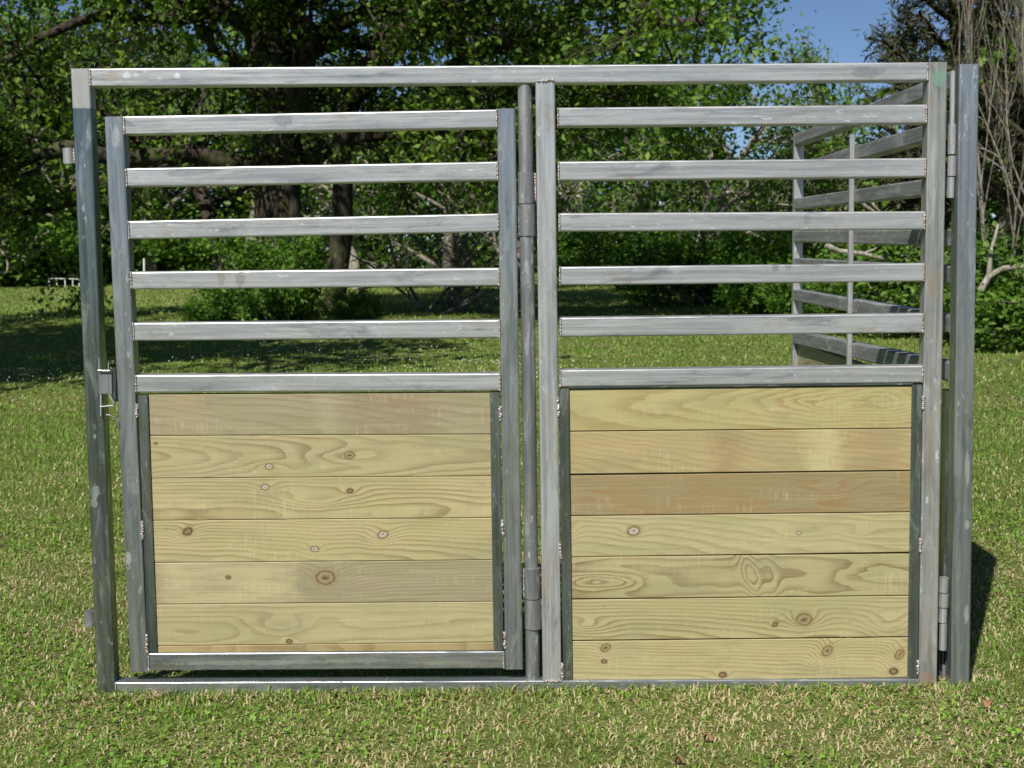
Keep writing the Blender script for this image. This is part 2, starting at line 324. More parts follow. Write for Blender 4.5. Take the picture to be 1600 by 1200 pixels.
# ------------------------------------------------------------------ ground
t = NT('turf_soil'); o_ = t.tc()
g1 = t.noise(o_, .35, 5, .6); g2 = t.noise(o_, 3.0, 6, .65); g3 = t.noise(o_, 38, 5, .7); g4 = t.noise(o_, 160, 3, .7)
c = t.mix(t.ss(g2, .35, .65), (.14, .21, .035), (.24, .28, .08))
c = t.mix(t.ss(g1, .42, .62, 0, .5), c, (.22, .23, .085))
c = t.mix(t.ss(g3, .50, .72, 0, .35), c, (.36, .30, .16))
c = t.mix(t.ss(g4, .40, .62, .55, 0), c, (.045, .065, .018))
t.bump(t.M('ADD', t.M('MULTIPLY', g3, 1.0), t.M('MULTIPLY', g4, .5)), .8, .03)
M['soil'] = t.set(Base_Color=c, Roughness=.95, Specular_IOR_Level=.1)
def gz(x, y):                                                   # the lie of the field
    d = np.sqrt(x*x + (y+D0)**2)
    a = np.clip((d-9)/20, 0, 1)
    return (.018*np.sin(x*1.7+.6)*np.sin(y*1.3+1.1) + .012*np.sin(x*.7-y*.9))*np.clip(np.abs(y)/.5+.15, 0, 1)*np.where(np.abs(x) < 3, 1, 1) + a*.10*np.sin(x*.23+1)*np.sin(y*.19) - .01
def ground():
    xs = np.concatenate([-np.geomspace(400, 12, 24), np.linspace(-11, 11, 111), np.geomspace(12, 400, 24)])
    ys = np.concatenate([-np.geomspace(400, 8, 20), np.linspace(-7, 16, 116), np.geomspace(17, 500, 50)])
    X, Y = np.meshgrid(xs, ys); Z = gz(X, Y)
    V = np.stack([X, Y, Z], -1).reshape(-1, 3); nx, ny = len(xs), len(ys)
    i = np.arange(nx-1)[None, :] + np.arange(ny-1)[:, None]*nx; i = i.ravel()
    o = npmesh('ground', V, np.stack([i, i+1, i+nx+1, i+nx], -1), M['soil'], smooth=True)
    tag(o, 'grassy field of mown turf running back to the trees', kind='structure')
ground()

# ------------------------------------------------------------------ grass blades
def blades(n, d0, d1, ln, wd, seed, spread=.47, dpow=1.0):
    g = np.random.default_rng(seed)
    d = np.sqrt(g.uniform(d0*d0, d1*d1, n)) if dpow == 1.0 else (d0*(d1/d0)**g.uniform(0, 1, n))
    x = g.uniform(-spread, spread, n)*d*1.0 + .015*d; y = d - D0
    sc = np.ones(n) if dpow == 1.0 else (d/d0)**.8
    z = gz(x, y)
    pat = np.sin(x*2.1+1.3*np.sin(y*1.7))*np.cos(y*2.6+np.sin(x*1.9)) + .6*np.sin(x*6.3+y*4.1)*np.sin(y*7.7-x*2.2)
    far = np.clip((d-4.6)/6, 0, 1)
    dead = g.uniform(0, 1, n) < np.clip(.56+.26*pat-.42*far, .05, .85)
    L = ln*g.uniform(.45, 1.25, n)*sc*np.where(dead, .9, 1.0); W = wd*g.uniform(.6, 1.3, n)*sc
    near = (y > -.16) & (y < .10) & (np.abs(x) < 1.75); L = np.where(near, L*(1.12+.45*np.sin(x*9+2)*np.sin(x*23)), L)
    az = g.uniform(0, 2*np.pi, n); lean = np.where(dead, g.uniform(.7, 1.5, n), g.uniform(.35, 1.3, n))
    dx, dy = np.cos(az), np.sin(az); px, py = -dy, dx
    P = np.stack([x, y, z], -1)
    def pt(f, w, curl):
        l = lean*(1+curl*f)*.9; l = np.minimum(l, 1.5)
        c = P + np.stack([dx*np.sin(l)*L*f, dy*np.sin(l)*L*f, np.cos(l)*L*f], -1)
        o = np.stack([px*W*w, py*W*w, np.zeros(n)], -1); return c-o, c+o
    a0, a1 = pt(0.0, .5, 0); b0, b1 = pt(.55, .42, .3); tip = pt(1.0, 0, .6)[0]
    a0[:, 2] -= .01; a1[:, 2] -= .01
    V = np.stack([a0, a1, b0, b1, tip], 1).reshape(-1, 3)
    k = np.arange(n)*5
    Fa = np.concatenate([np.stack([k, k+1, k+3], -1), np.stack([k, k+3, k+2], -1), np.stack([k+2, k+3, k+4], -1)])
    tn = np.where(dead, g.uniform(0, .35, n), np.clip(g.normal(.72+.07*np.sin(x*3+y*2), .14, n), .4, 1))
    return V, Fa, np.repeat(tn, 5)
def clover(n, d0, d1, size, seed):
    g = np.random.default_rng(seed)
    d = np.sqrt(g.uniform(d0*d0, d1*d1, n)); x = g.uniform(-.47, .47, n)*d; y = d-D0
    keep = (np.sin(x*2.4+.8)*np.sin(y*3.1) + .5*np.sin(x*7+y*5)) > .0; x, y = x[keep], y[keep]; n = len(x)
    c = np.stack([x, y, gz(x, y)+g.uniform(.006, .035, n)], -1); s = size*g.uniform(.6, 1.3, n)
    nrm = g.normal(0, .35, (n, 3)); nrm[:, 2] = 1; nrm /= np.linalg.norm(nrm, axis=1)[:, None]
    a = np.cross(nrm, g.normal(0, 1, (n, 3))); a /= np.linalg.norm(a, axis=1)[:, None]; b = np.cross(nrm, a)
    ang = np.arange(6)*np.pi/3
    V = (c[:, None] + s[:, None, None]*(np.cos(ang)[None, :, None]*a[:, None]+np.sin(ang)[None, :, None]*b[:, None])*(1+.25*np.cos(3*ang))[None, :, None]).reshape(-1, 3)
    k = np.arange(n)*6
    Fa = np.concatenate([np.stack([k, k+i, k+i+1], -1) for i in range(1, 5)])
    return V, Fa, np.repeat(np.clip(g.normal(.85, .12, n), .5, 1), 6)
def join(parts):
    V = []; Fa = []; T = []; b = 0
    for v, f, tt in parts: V.append(v); Fa.append(f+b); T.append(tt); b += len(v)
    return np.concatenate(V), np.concatenate(Fa), np.concatenate(T)
V, Fa, T = join([blades(120000, 3.3, 7.0, .037, .0056, 1), blades(90000, 7.0, 13, .046, .0085, 2), blades(100000, 13, 30, .055, .016, 3), blades(60000, 30, 62, .10, .035, 4),
                 clover(26000, 3.3, 8, .0075, 5)])
def fringe():
    v, f, tt = blades(7000, 3.3, 7.0, .044, .0052, 6); v = v.reshape(-1, 5, 3); g = np.random.default_rng(8)
    sh = np.stack([g.uniform(-1.6, 1.65, len(v)), -g.exponential(.022, len(v))-.006, np.zeros(len(v))], -1); b0 = v[:, 0].copy(); b0[:, 2] = 0
    return (v-b0[:, None]+sh[:, None]).reshape(-1, 3), f, tt
V, Fa, T = join([(V, Fa, T), fringe()])
o = npmesh('grass', V, Fa, M['grass'], tint=T); tag(o, 'short green lawn grass mixed with dead tan blades', 'grass', kind='stuff')

def flowers():
    g = np.random.default_rng(9); P = []
    while len(P) < 700:
        px, py = g.uniform(-30, 900), 515+90*g.beta(1.5, 1.6)
        r = ray(px, py); q = CAMP + r*(-CAMP.z/r.z)
        if math.sin(q.x*.9+1)*math.sin(q.y*.7)+g.normal(0, .5) > .1: P.append((q.x, q.y))
    P = np.array(P); n = len(P); c = np.stack([P[:, 0], P[:, 1], gz(P[:, 0], P[:, 1])+g.uniform(.05, .11, n)], -1)
    o8 = np.array([(1, 0, 0), (0, 1, 0), (-1, 0, 0), (0, -1, 0), (0, 0, 1), (0, 0, -1)])*1.0
    V = (c[:, None]+o8[None]*(g.uniform(.005, .011, n))[:, None, None]).reshape(-1, 3); k = np.arange(n)*6
    tr = [(0, 1, 4), (1, 2, 4), (2, 3, 4), (3, 0, 4), (1, 0, 5), (2, 1, 5), (3, 2, 5), (0, 3, 5)]
    o = npmesh('clover_flowers', V, np.concatenate([np.stack([k+a, k+b, k+c_], -1) for a, b, c_ in tr]), M['flower'])
    tag(o, 'tiny white clover flowers scattered in the shaded grass', 'flowers', kind='stuff')
flowers()

# ------------------------------------------------------------------ the front panel
T_ = .0635
panel = thing('stall_panel', 'large welded steel livestock panel with a gate and pine boards below its bars', 'livestock panel')
def hbar(xl, yl, xr, yr, top_bot_l, top_bot_r, Y=0.0):
    """ends of a horizontal tube from the pixel rows of its front face"""
    a = (at(xl, top_bot_l[0], Y)+at(xl, top_bot_l[1], Y))/2; b = (at(xr, top_bot_r[0], Y)+at(xr, top_bot_r[1], Y))/2
    h = ((at(xl, top_bot_l[0], Y)-at(xl, top_bot_l[1], Y)).z + (at(xr, top_bot_r[0], Y)-at(xr, top_bot_r[1], Y)).z)/2
    return a, b, h
def H(name, xl, xr, l, r, mat='rail', parent=panel, Y=0.0, dp=T_, beads=True, hh=None):
    a, b, h = hbar(xl, 0, xr, 0, l, r, Y); h = hh or h
    mb = MB(); off = Vector((0, dp/2, 0)); mb.rect(a+off, b+off, dp, h, .006)
    if beads:
        for e, s in ((a, 1), (b, -1)):
            mb.bead(e+Vector((s*.002, -.0015, -h/2+.003)), e+Vector((s*.002, -.0015, h/2-.003)), .0036)
    return mb.build(name, [M[mat], M['weld']], parent)
def Vt(name, t_, b_, mat='post', parent=panel, Y=0.0, dp=T_, r=.006, beads=()):
    """vertical tube: t_ = (x left, x right, y) at the top, b_ the same at the bottom"""
    a = (at(t_[0], t_[2], Y)+at(t_[1], t_[2], Y))/2; b = (at(b_[0], b_[2], Y)+at(b_[1], b_[2], Y))/2
    wd = ((at(t_[1], t_[2], Y)-at(t_[0], t_[2], Y)).length+(at(b_[1], b_[2], Y)-at(b_[0], b_[2], Y)).length)/2
    mb = MB(); off = Vector((0, dp/2, 0)); mb.rect(b+off, a+off, wd, dp, r, upv=(0, 1, 0), heat=False)
    for (x0, y0, x1, y1, rr) in beads: mb.bead(at(x0, y0, Y-.001), at(x1, y1, Y-.001), rr, jit=.002)
    return mb.build(name, [M[mat], M['weld']], parent)
# frame
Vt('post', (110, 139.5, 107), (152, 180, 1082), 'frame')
Vt('post', (836.5, 867, 127.5), (848, 877.5, 1064), 'rail', beads=((840, 126.5, 865, 126, .004), (850, 1064, 876, 1064, .004)))
Vt('post', (1451, 1480.5, 97), (1435, 1464.5, 1077), 'drab')
H('top_rail', 140, 1450.5, (106.5, 135.5), (97, 126))
H('bottom_rail', 180.5, 1435, (1066, 1095), (1061, 1090), 'post')
for k, (l, r) in enumerate([((168, 198), (163, 193)), ((252, 283), (247, 276.5)), ((333, 362), (330, 359)), ((417, 446), (411, 440)), ((496, 527), (490, 520))]):
    xs = 867.5+ (l[0]/936)*11+1; H('bar', xs+.5, 1451-(l[0]/980)*16, l, r)
H('middle_rail', 874.5, 1442.5, (578, 605), (571, 598), 'rail')
# gate and its members
gate = bpy.data.objects.new('gate', None); COL.objects.link(gate); gate.parent = panel
gate['label'] = 'swinging gate leaf with five open bars above pine boards'
Vt('stile', (163, 191.5, 182), (203, 232, 1050), 'post', gate, Y=.002)
Vt('stile', (776.5, 805, 169.5), (789, 817.5, 1046), 'post', gate, Y=.002)
for l, r in [((181, 211), (171, 199.5)), ((262, 293), (253, 281)), ((345, 374), (333.5, 362)), ((424, 453), (419, 446)), ((504, 533), (500, 528))]:
    xl = 191.5+(l[0]-182)/868*40+1; H('bar', xl+.5, 777+(l[0]-170)/876*12, l, r, 'rail', gate, Y=.003)
H('middle_rail', 211.5, 782, (586, 613.5), (583, 611), 'rail', gate, Y=.003)
H('bottom_rail', 231.5, 788, (1021, 1048), (1017, 1045), 'post', gate, Y=.003)
# channels that hold the boards, tacked to the posts
Vt('channel', (214.5, 231, 617), (231, 245, 1021), 'dark', gate, Y=.004, dp=.045, r=.003, beads=((213.5, 632, 214, 652, .006), (222, 815, 223, 842, .006), (229, 994, 230, 1018, .006)))
Vt('channel', (765.5, 780.5, 613), (771, 787, 1017), 'dark', gate, Y=.004, dp=.045, r=.003, beads=((781.5, 636, 782, 656, .006), (785, 814, 786, 836, .006), (788.5, 988, 789, 1012, .006)))
Vt('channel', (873.5, 889.5, 607), (880, 894.5, 1063), 'dark', panel, Y=.004, dp=.045, r=.003, beads=((872, 622, 872.5, 650, .006), (875.5, 851, 876, 872, .006), (878.5, 1038, 879, 1060, .006)))
Vt('channel', (1425.5, 1441, 601), (1418, 1434, 1060), 'dark', panel, Y=.004, dp=.045, r=.003, beads=((1442.5, 620, 1442, 640, .006), (1438.5, 842, 1438, 862, .006), (1434.5, 1034, 1434, 1052, .006)))
a_ = at(889, 605.5, .004); b_ = at(1426, 599.5, .004)
MB().rect(a_+Vector((0, .02, 0)), b_+Vector((0, .02, 0)), .04, .008, .002).build('top_channel', M['dark'], panel)

# boards: (rows on the left, rows on the right)
OL = (.46, .385, .195); YE = (.50, .41, .20); OR = (.42, .31, .14); GR = (.36, .305, .175); BR = (.24, .15, .08)
LT = (.17, .115, .045)
def plank(name, par, xl, xr, l, r, Y, wood_kw, n, cz=.002):
    A, B, C_, D = at(xl[1], l[1], Y), at(xr[1], r[1], Y), at(xr[0], r[0], Y), at(xl[0], l[0], Y)   # bl br tr tl
    th = Vector((0, .036, 0)); g = .0008
    A = A+Vector((0, 0, g)); B = B+Vector((0, 0, g)); C_ = C_-Vector((0, 0, g)); D = D-Vector((0, 0, g))
    q = [A, B, C_, D]; ins = .0022; cen = (A+B+C_+D)/4
    front = []
    for p in q: front.append(Vector((p.x + (ins if p.x < cen.x else -ins), p.y, p.z + (ins if p.z < cen.z else -ins))))
    mid = [Vector((p.x, p.y+ins, p.z)) for p in q]; back = [p+th for p in q]
    mb = MB(); vs = front+mid+back
    fs = [(0, 1, 2, 3)]+[(k, (k+1) % 4, 4+(k+1) % 4, 4+k) for k in range(4)]+[(4+k, 4+(k+1) % 4, 8+(k+1) % 4, 8+k) for k in range(4)]+[(11, 10, 9, 8)]
    mb.add(vs, fs, None, None, 0, False)
    L = (B-A).length; W = (D-A).length
    mt = wood('pine_board_%d' % n, L, W, **wood_kw)
    return mb.build(name, mt, par, origin=A)
K = dict
ly = [(616, 681), (681, 747.5), (747.5, 813.5), (813.5, 879.5), (879.5, 944.5), (944.5, 1009.5), (1009.5, 1020.5)]
ry = [(613, 678.5), (678.5, 744), (744, 809), (809, 875), (875, 940), (940, 1003.5), (1003.5, 1016.5)]
lw = [K(pale=GR, late=(.22, .16, .08), spacing=.010, h0=.3, slope=.05, zc=-.05, rings=.4, seed=1.5, patches=((.06, .20, (.40, .28, .15), .35), (.58, .62, (.58, .53, .36), .6), (.66, .98, (.24, .17, .10), .55))),
      K(pale=OL, late=LT, spacing=.0105, h0=.05, slope=.06, zc=.07, rings=.5, seed=2.2, knots=((.68, .072, .16, .034, .028, .013, 'ring', 0), (.405, .036, .06, .02, .016, .010, 'pale', 0), (.02, .12, .02, .01, .004, .005, 'dark', 0))),
      K(pale=YE, late=LT, spacing=.010, h0=.06, slope=.02, zc=.02, rings=.5, seed=3.4, knots=((.39, .112, .05, .02, .014, .010, 'pale', 0), (.68, .096, .05, .018, .012, .009, 'dark', 0), (.57, .065, .16, .03, .03, 0, '', 0))),
      K(pale=YE, late=LT, spacing=.0095, h0=.08, slope=.035, zc=-.02, rings=.5, seed=4.1, knots=((.12, .108, .05, .025, .018, .014, 'dark', .4), (.79, .09, .06, .03, .022, .013, 'pale', .3), (.555, .042, .04, .02, .012, .010, 'pale', 0))),
      K(pale=GR, late=LT, spacing=.009, h0=.09, slope=.0, zc=-.05, rings=.35, seed=5.7, knots=((.59, .088, .085, .045, .036, .024, 'ring', 0), (.255, .092, .02, .010, .006, .007, 'dark', 0)), patches=((.0, .5, (.56, .48, .26), .5),)),
      K(pale=OL, late=LT, spacing=.011, h0=.07, slope=.01, zc=.05, rings=.35, seed=6.3, knots=((.42, .07, .11, .035, .03, 0, '', 0), (.46, .012, .03, .012, .008, .008, 'dark', 0), (.82, .07, .2, .02, .014, 0, '', 0))),
      K(pale=OR, late=LT, spacing=.009, h0=.3, slope=.05, rings=.4, seed=7.9)]
for k in range(7):
    xl = [232+(y-616)/404*13.2 for y in ly[k]]; xr = [766+(y-613)/404*6 for y in ry[k]]
    plank('board', gate, [xl[0], xl[1]], [xr[0], xr[1]], ly[k], ry[k], .012, lw[k], k)
ly = [(608, 674), (674.5, 741), (743, 806), (806.5, 870.5), (870.5, 936), (937, 1001), (1002, 1065)]
ry = [(602.5, 669), (669.5, 735), (736, 800), (800.5, 863), (865, 930.5), (931, 995), (996, 1059)]
rw = [K(pale=(.47, .395, .17), late=(.28, .20, .08), spacing=.0120, h0=.35, slope=.004, zc=.05, rings=.62, wob=.006, seed=11.5, warp=.003, knots=((1.02, .092, .34, .070, .085, 0, '', 0), (.55, .075, .5, .06, .03, 0, '', 0))),
      K(pale=(.45, .355, .165), late=(.30, .18, .07), spacing=.008, h0=.35, slope=.06, zc=-.1, rings=.45, seed=12.2, patches=((.47, .60, (.27, .17, .09), .55), (.78, .93, (.62, .55, .32), .4), (.94, 1.14, (.30, .20, .10), .4))),
      K(pale=(.32, .25, .12), late=(.28, .16, .06), spacing=.0075, h0=.08, slope=.01, zc=.05, rings=.55, seed=13.4, knots=((.45, .07, .08, .02, .014, 0, '', 0), (.85, .08, .2, .03, .02, 0, '', 0)), patches=((.1, .7, (.30, .20, .09), .3),)),
      K(pale=(.48, .41, .205), late=LT, spacing=.011, h0=.2, slope=.05, zc=-.04, rings=.35, seed=14.1, knots=((.215, .088, .05, .022, .014, .016, 'pale', .2), (.78, .075, .12, .02, .014, .006, '', 0), (.99, .07, .06, .02, .012, 0, '', 0), (.0, .09, .03, .03, .02, 0, '', 0))),
      K(pale=(.43, .37, .18), late=(.20, .14, .065), spacing=.0125, h0=.10, slope=-.01, zc=.07, rings=.85, wob=.03, seed=15.7, knots=((.62, .07, .028, .13, -.035, 0, '', .3), (.68, .06, .03, .12, -.02, 0, '', .2), (.12, .06, .16, .035, .05, 0, '', 0), (1.08, .07, .22, .05, .05, 0, '', 0))),
      K(pale=(.46, .395, .19), late=(.23, .17, .075), spacing=.010, h0=.09, slope=.03, zc=-.02, rings=.7, seed=16.3, knots=((.80, .066, .06, .032, .036, .020, 'ring', 0), (.70, .05, .02, .012, .01, .008, 'dark', .5), (.05, .05, .08, .025, .02, 0, '', 0), (1.09, .045, .08, .05, .03, 0, '', 0))),
      K(pale=(.49, .41, .195), late=LT, spacing=.009, h0=.09, slope=.02, zc=-.03, rings=.5, seed=17.9, knots=((.115, .118, .035, .018, .014, .013, 'ring', .5), (.11, .070, .04, .014, .010, .008, 'dark', 0), (.88, .100, .075, .030, .03, .015, 'ring', .8), (1.13, .085, .06, .035, .03, .014, 'ring', .9), (1.11, .025, .035, .018, .012, .012, 'dark', 0), (.52, .018, .03, .012, .012, .011, 'dark', 0)))]
for k in range(7):
    xl = [889.5+(y-608)/456*5 for y in ly[k]]; xr = [1426.5-(y-602)/456*8 for y in ry[k]]
    plank('board', panel, xl, xr, ly[k], ry[k], .012, rw[k], 20+k)

# the hinge pipe between gate and centre post
def vpipe(name, x0, x1, y0, X0, X1, y1, mat, parent, Yc=.03, beads=(), n=28):
    a = (at(x0, y0, Yc)+at(x1, y0, Yc))/2; b = (at(X0, y1, Yc)+at(X1, y1, Yc))/2; rad = ((at(x1, y0, Yc)-at(x0, y0, Yc)).length+(at(X1, y1, Yc)-at(X0, y1, Yc)).length)/4
    mb = MB(); mb.pipe(b, a, rad, n)
    for (bx0, by0, bx1, by1) in beads: mb.bead(at(bx0, by0, Yc-.008), at(bx1, by1, Yc-.008), .004)
    return mb.build(name, [M[mat], M['weld']], parent)
vpipe('hinge_pipe', 809, 831, 131, 821.5, 843.5, 1062, 'pipe', panel)
vpipe('hinge_sleeve', 808, 834.5, 269, 809, 835, 318, 'pipe', panel, beads=((836, 272, 837, 314),))
vpipe('hinge_sleeve', 809.5, 836, 319.5, 810.5, 837, 368.5, 'pipe', gate, beads=((809, 324, 810, 366),))
vpipe('hinge_sleeve', 817.5, 844, 887, 818, 845, 934, 'pipe', gate, beads=((818, 890, 818.5, 932),))
vpipe('hinge_sleeve', 819, 846, 935.5, 819.5, 847, 981, 'pipe', panel, beads=((847, 938, 848, 978),))
# short pin sleeves on the left post's outer face
def sleeve(x0, x1, y0, y1, mat='pipe'):
    return vpipe('pin_sleeve', x0, x1, y0, x0+1.5, x1+1.5, y1, mat, panel, Yc=.028, beads=((x1+.5, y0+2, x1+1.5, y1-2),))
sleeve(98, 115, 231.5, 256, 'rail'); sleeve(131, 148, 954, 978, 'pipe')

# latch: keeper on the post, bolt and finger on the gate
Yl = -.004
def box(x0, x1, y0, y1, Y0, dp, name, mat, parent, r=.002):
    a = at((x0+x1)/2, y0, Y0); b = at((x0+x1)/2, y1, Y0); wd = (at(x1, y0, Y0)-at(x0, y0, Y0)).length
    o = Vector((0, dp/2, 0)); return MB().rect(b+o, a+o, wd, dp, min(r, dp*.3, wd*.3), upv=(0, 1, 0)).build(name, M[mat], parent)
box(154, 174.5, 579, 615, -.006, .008, 'latch_plate', 'pipe', panel)
box(174.5, 181, 575, 628, .002, .030, 'latch_side', 'dark', panel)
mb = MB()
for x, y in ((155, 560), (169.5, 566)):
    mb.pipe(at(x, 580, -.012), at(x, y, -.012), .0022, 10)
mb.rect(at(153.5, 579, -.012), at(172, 579.5, -.012), .010, .005, .0015)
mb.build('latch_prongs', M['bright'], panel)
mb = MB(); mb.rect(at(158, 650, -.004), at(158, 616, -.004), .005, .010, .001, upv=(0, 1, 0))
mb.rect(at(158, 635, .004), at(179, 633, .004), .030, .004, .001, upv=(0, 0, 1))
mb.build('latch_bracket', M['rail'], panel)
mb = MB(); mb.rect(at(171.5, 617, -.010), at(178.5, 630, -.010), .006, .010, .002, upv=(0, 1, 0)); mb.build('latch_bolt', M['bright'], gate)
mb = MB(); pts = [(166, 648), (172, 649), (178, 652), (183, 658), (186, 667)]
for p, q in zip(pts, pts[1:]): mb.pipe(at(*p, -.002), at(*q, -.002), .003, 10)
mb.build('latch_finger', M['pipe'], gate)

# ------------------------------------------------------------------ the side panel, hinged on at the right and running back
XS = at(1493, 585).x
Lfar = atX(1240, 400, XS).y
side = thing('side_panel', 'weathered steel side panel with boards running back from the right end', 'livestock panel', (0, 0, 0))
def sx(p0, p1, name, h=.060, mat='side', wd=T_, xo=0.0, y_end=None):
    """a rail of the side panel through two pixels of its upper left edge"""
    A, B = atX(*p0, XS), atX(*p1, XS); s = (B.z-A.z)/(B.y-A.y)
    y0, y1 = T_+.012, (Lfar-.0 if y_end is None else y_end)
    z0 = A.z+s*(y0-A.y); z1 = A.z+s*(y1-A.y); X = XS+xo+wd/2
    return MB().rect((X, y0, z0-h/2), (X, y1, z1-h/2), wd, h, .006).build(name, M[mat], side)
Vt('post', (1499, 1530.5, 100), (1486, 1515, 1075), 'post', side, dp=.07)
sx((1240, 210), (1372, 156.5), 'top_rail')
sx((1282, 245), (1442, 195.5), 'bar')
sx((1247, 309), (1442, 280), 'bar')
sx((1247, 360.5), (1440, 358.5), 'bar')
sx((1247, 403.5), (1330, 408), 'bar')
sx((1247, 453.5), (1415, 482), 'bar')
sx((1262, 522), (1375, 545), 'middle_rail', h=.066)
def sv(px, Y, wd, dp, ztop, name, xo=0.0, mat='rail'):
    return MB().rect((XS+xo+wd/2, Y, 0), (XS+xo+wd/2, Y, ztop), wd, dp, .004, upv=(0, 1, 0)).build(name, M[mat], side)
zt = atX(1240, 210, XS).z
sv(0, Lfar-.022+.045, .050, .045, zt+.002, 'post')
sv(0, atX(1333, 400, XS).y, .022, .025, atX(1333, 200, XS).z-.03, 'stay', xo=-.0225)
zb = atX(1300, 533, XS).z
zb = atX(1262, 522, XS).z-.07
for k in range(7):
    z1 = zb - k*.141
    z0 = max(z1-.139, .04)
    mt = wood('side_board_%d' % k, 2.4, .14, pale=(.42, .38, .21), late=LT, h0=.1, slope=.02, seed=30+k)
    mb = MB(); ya, yb = T_+.02, Lfar-.005
    mb.rect((0, 0, (z1-z0)/2), (yb-ya, 0, (z1-z0)/2), .036, z1-z0, .002, heat=False)
    o = mb.build('board', mt, side); o.location = (XS+.045, ya, z0); o.rotation_euler = (0, 0, R(90))
MB().rect((XS+T_/2, T_+.012, .03), (XS+T_/2, Lfar, .03), T_, .06, .006).build('bottom_rail', M['side'], side)
MB().rect((XS+.018, T_+.06, .03), (XS+.018, T_+.06, zb+.02), .04, .09, .004, upv=(0, 1, 0), heat=False).build('channel', M['dark'], side)
# pin hinges joining the two panels
def hp(name, x0, x1, y0, y1, mat, par, Yc=.024, sh=-1.0):
    return vpipe(name, x0, x1, y0, x0+sh, x1+sh, y1, mat, par, Yc=Yc, n=20)
hp('hinge_pin', 1484.5, 1493, 111, 197, 'rail', side)
hp('hinge_knuckle', 1481.5, 1494, 194, 241, 'rail', panel); hp('hinge_knuckle', 1481, 1494.5, 243.5, 275, 'rail', side); hp('hinge_knuckle', 1480, 1491.5, 277, 309, 'rail', panel)
hp('hinge_knuckle', 1467.5, 1482.5, 902, 925, 'bright', side); hp('hinge_knuckle', 1467, 1482.5, 926.5, 948, 'bright', side); hp('hinge_knuckle', 1467, 1480.5, 949.5, 972, 'rail', panel); hp('hinge_pin', 1468, 1480, 973, 1015, 'rail', side)

# ------------------------------------------------------------------ trees
def tubes(branches, sides=(9, 6, 5, 4, 3)):
    """branches: list of (points, radii, level) -> arrays"""
    V = []; Fa = []; b = 0
    for pts, rad, lv in branches:
        P = np.array(pts, float); r = np.array(rad, float); n = len(P); k = sides[min(lv, len(sides)-1)]
        T = np.gradient(P, axis=0); T /= np.linalg.norm(T, axis=1)[:, None]+1e-9
        ref = np.where(np.abs(T[:, 2:3]) > .9, np.array([[1., 0, 0]]), np.array([[0., 0, 1]]))
        A = np.cross(T, ref); A /= np.linalg.norm(A, axis=1)[:, None]; B = np.cross(T, A)
        an = np.arange(k)*2*np.pi/k
        ring = P[:, None] + r[:, None, None]*(np.cos(an)[None, :, None]*A[:, None]+np.sin(an)[None, :, None]*B[:, None])
        if lv == 0: ring += (np.sin(an*3+P[:, 2:3]*1.3)*.10+np.sin(an*2-P[:, 2:3]*2.1)*.07)[:, :, None]*r[:, None, None]*(ring-P[:, None])/(r[:, None, None]+1e-9)
        V.append(ring.reshape(-1, 3))
        i = (np.arange(n-1)[:, None]*k + np.arange(k)[None]).ravel(); j = (np.arange(n-1)[:, None]*k + (np.arange(k)[None]+1) % k).ravel()
        Fa.append(np.stack([i, j, j+k, i+k], -1)+b); b += n*k
    return np.concatenate(V), np.concatenate(Fa)
def grow(g, start, d, L, r, lv, maxlv, out, tips, up_=.15, wob=.22, kids=(5, 5, 4), spread=(.7, 1.0), lenf=.6, start_kids=.3, droop=0.0):
    n = max(4, int(6-lv)); P = [np.array(start, float)]; d = np.array(d, float); d /= np.linalg.norm(d)
    for i in range(n):
        d = d + g.normal(0, wob, 3) + np.array([0, 0, up_*.5-droop*lv]); d /= np.linalg.norm(d); P.append(P[-1]+d*L/n)
    P = np.array(P); rad = np.linspace(r, r*.35 if lv < maxlv else r*.2, n+1); out.append((P, rad, lv))
    if lv >= maxlv-1: tips.append((P, L))
    if lv < maxlv:
        kn = kids[min(lv, len(kids)-1)]; 
        for c in range(kn):
            f = start_kids+(1-start_kids)*(c+g.uniform(0, .9))/kn; q = f*n; i = min(int(q), n-1); pt = P[i]+(P[i+1]-P[i])*(q-i)
            ax = P[i+1]-P[i]; ax /= np.linalg.norm(ax); v = g.normal(0, 1, 3); v -= ax*v.dot(ax); v /= np.linalg.norm(v)
            a = g.uniform(*spread); nd = ax*math.cos(a)+v*math.sin(a)
            grow(g, pt, nd, L*lenf*g.uniform(.75, 1.2)*(1.1-.45*f), r*.5*(1.15-.5*f), lv+1, maxlv, out, tips, up_, wob*1.1, kids, spread, lenf, .25, droop)
def leaves(g, tips, per, size, sprd, clump=True, aspect=.55):
    C = []; tn = []
    for P, L in tips:
        k = max(1, int(per*L)); f = g.uniform(0.15, 1.05, k)*(len(P)-1); i = np.clip(f.astype(int), 0, len(P)-2)
        c = P[i]+(P[i+1]-P[i])*(f-i)[:, None] + g.normal(0, sprd, (k, 3)); C.append(c); tn.append(np.full(k, g.normal(0, .13))+g.normal(0, .12, k))
    C = np.concatenate(C); tn = np.concatenate(tn); n = len(C)
    return leafcards(g, C, tn, size, aspect)
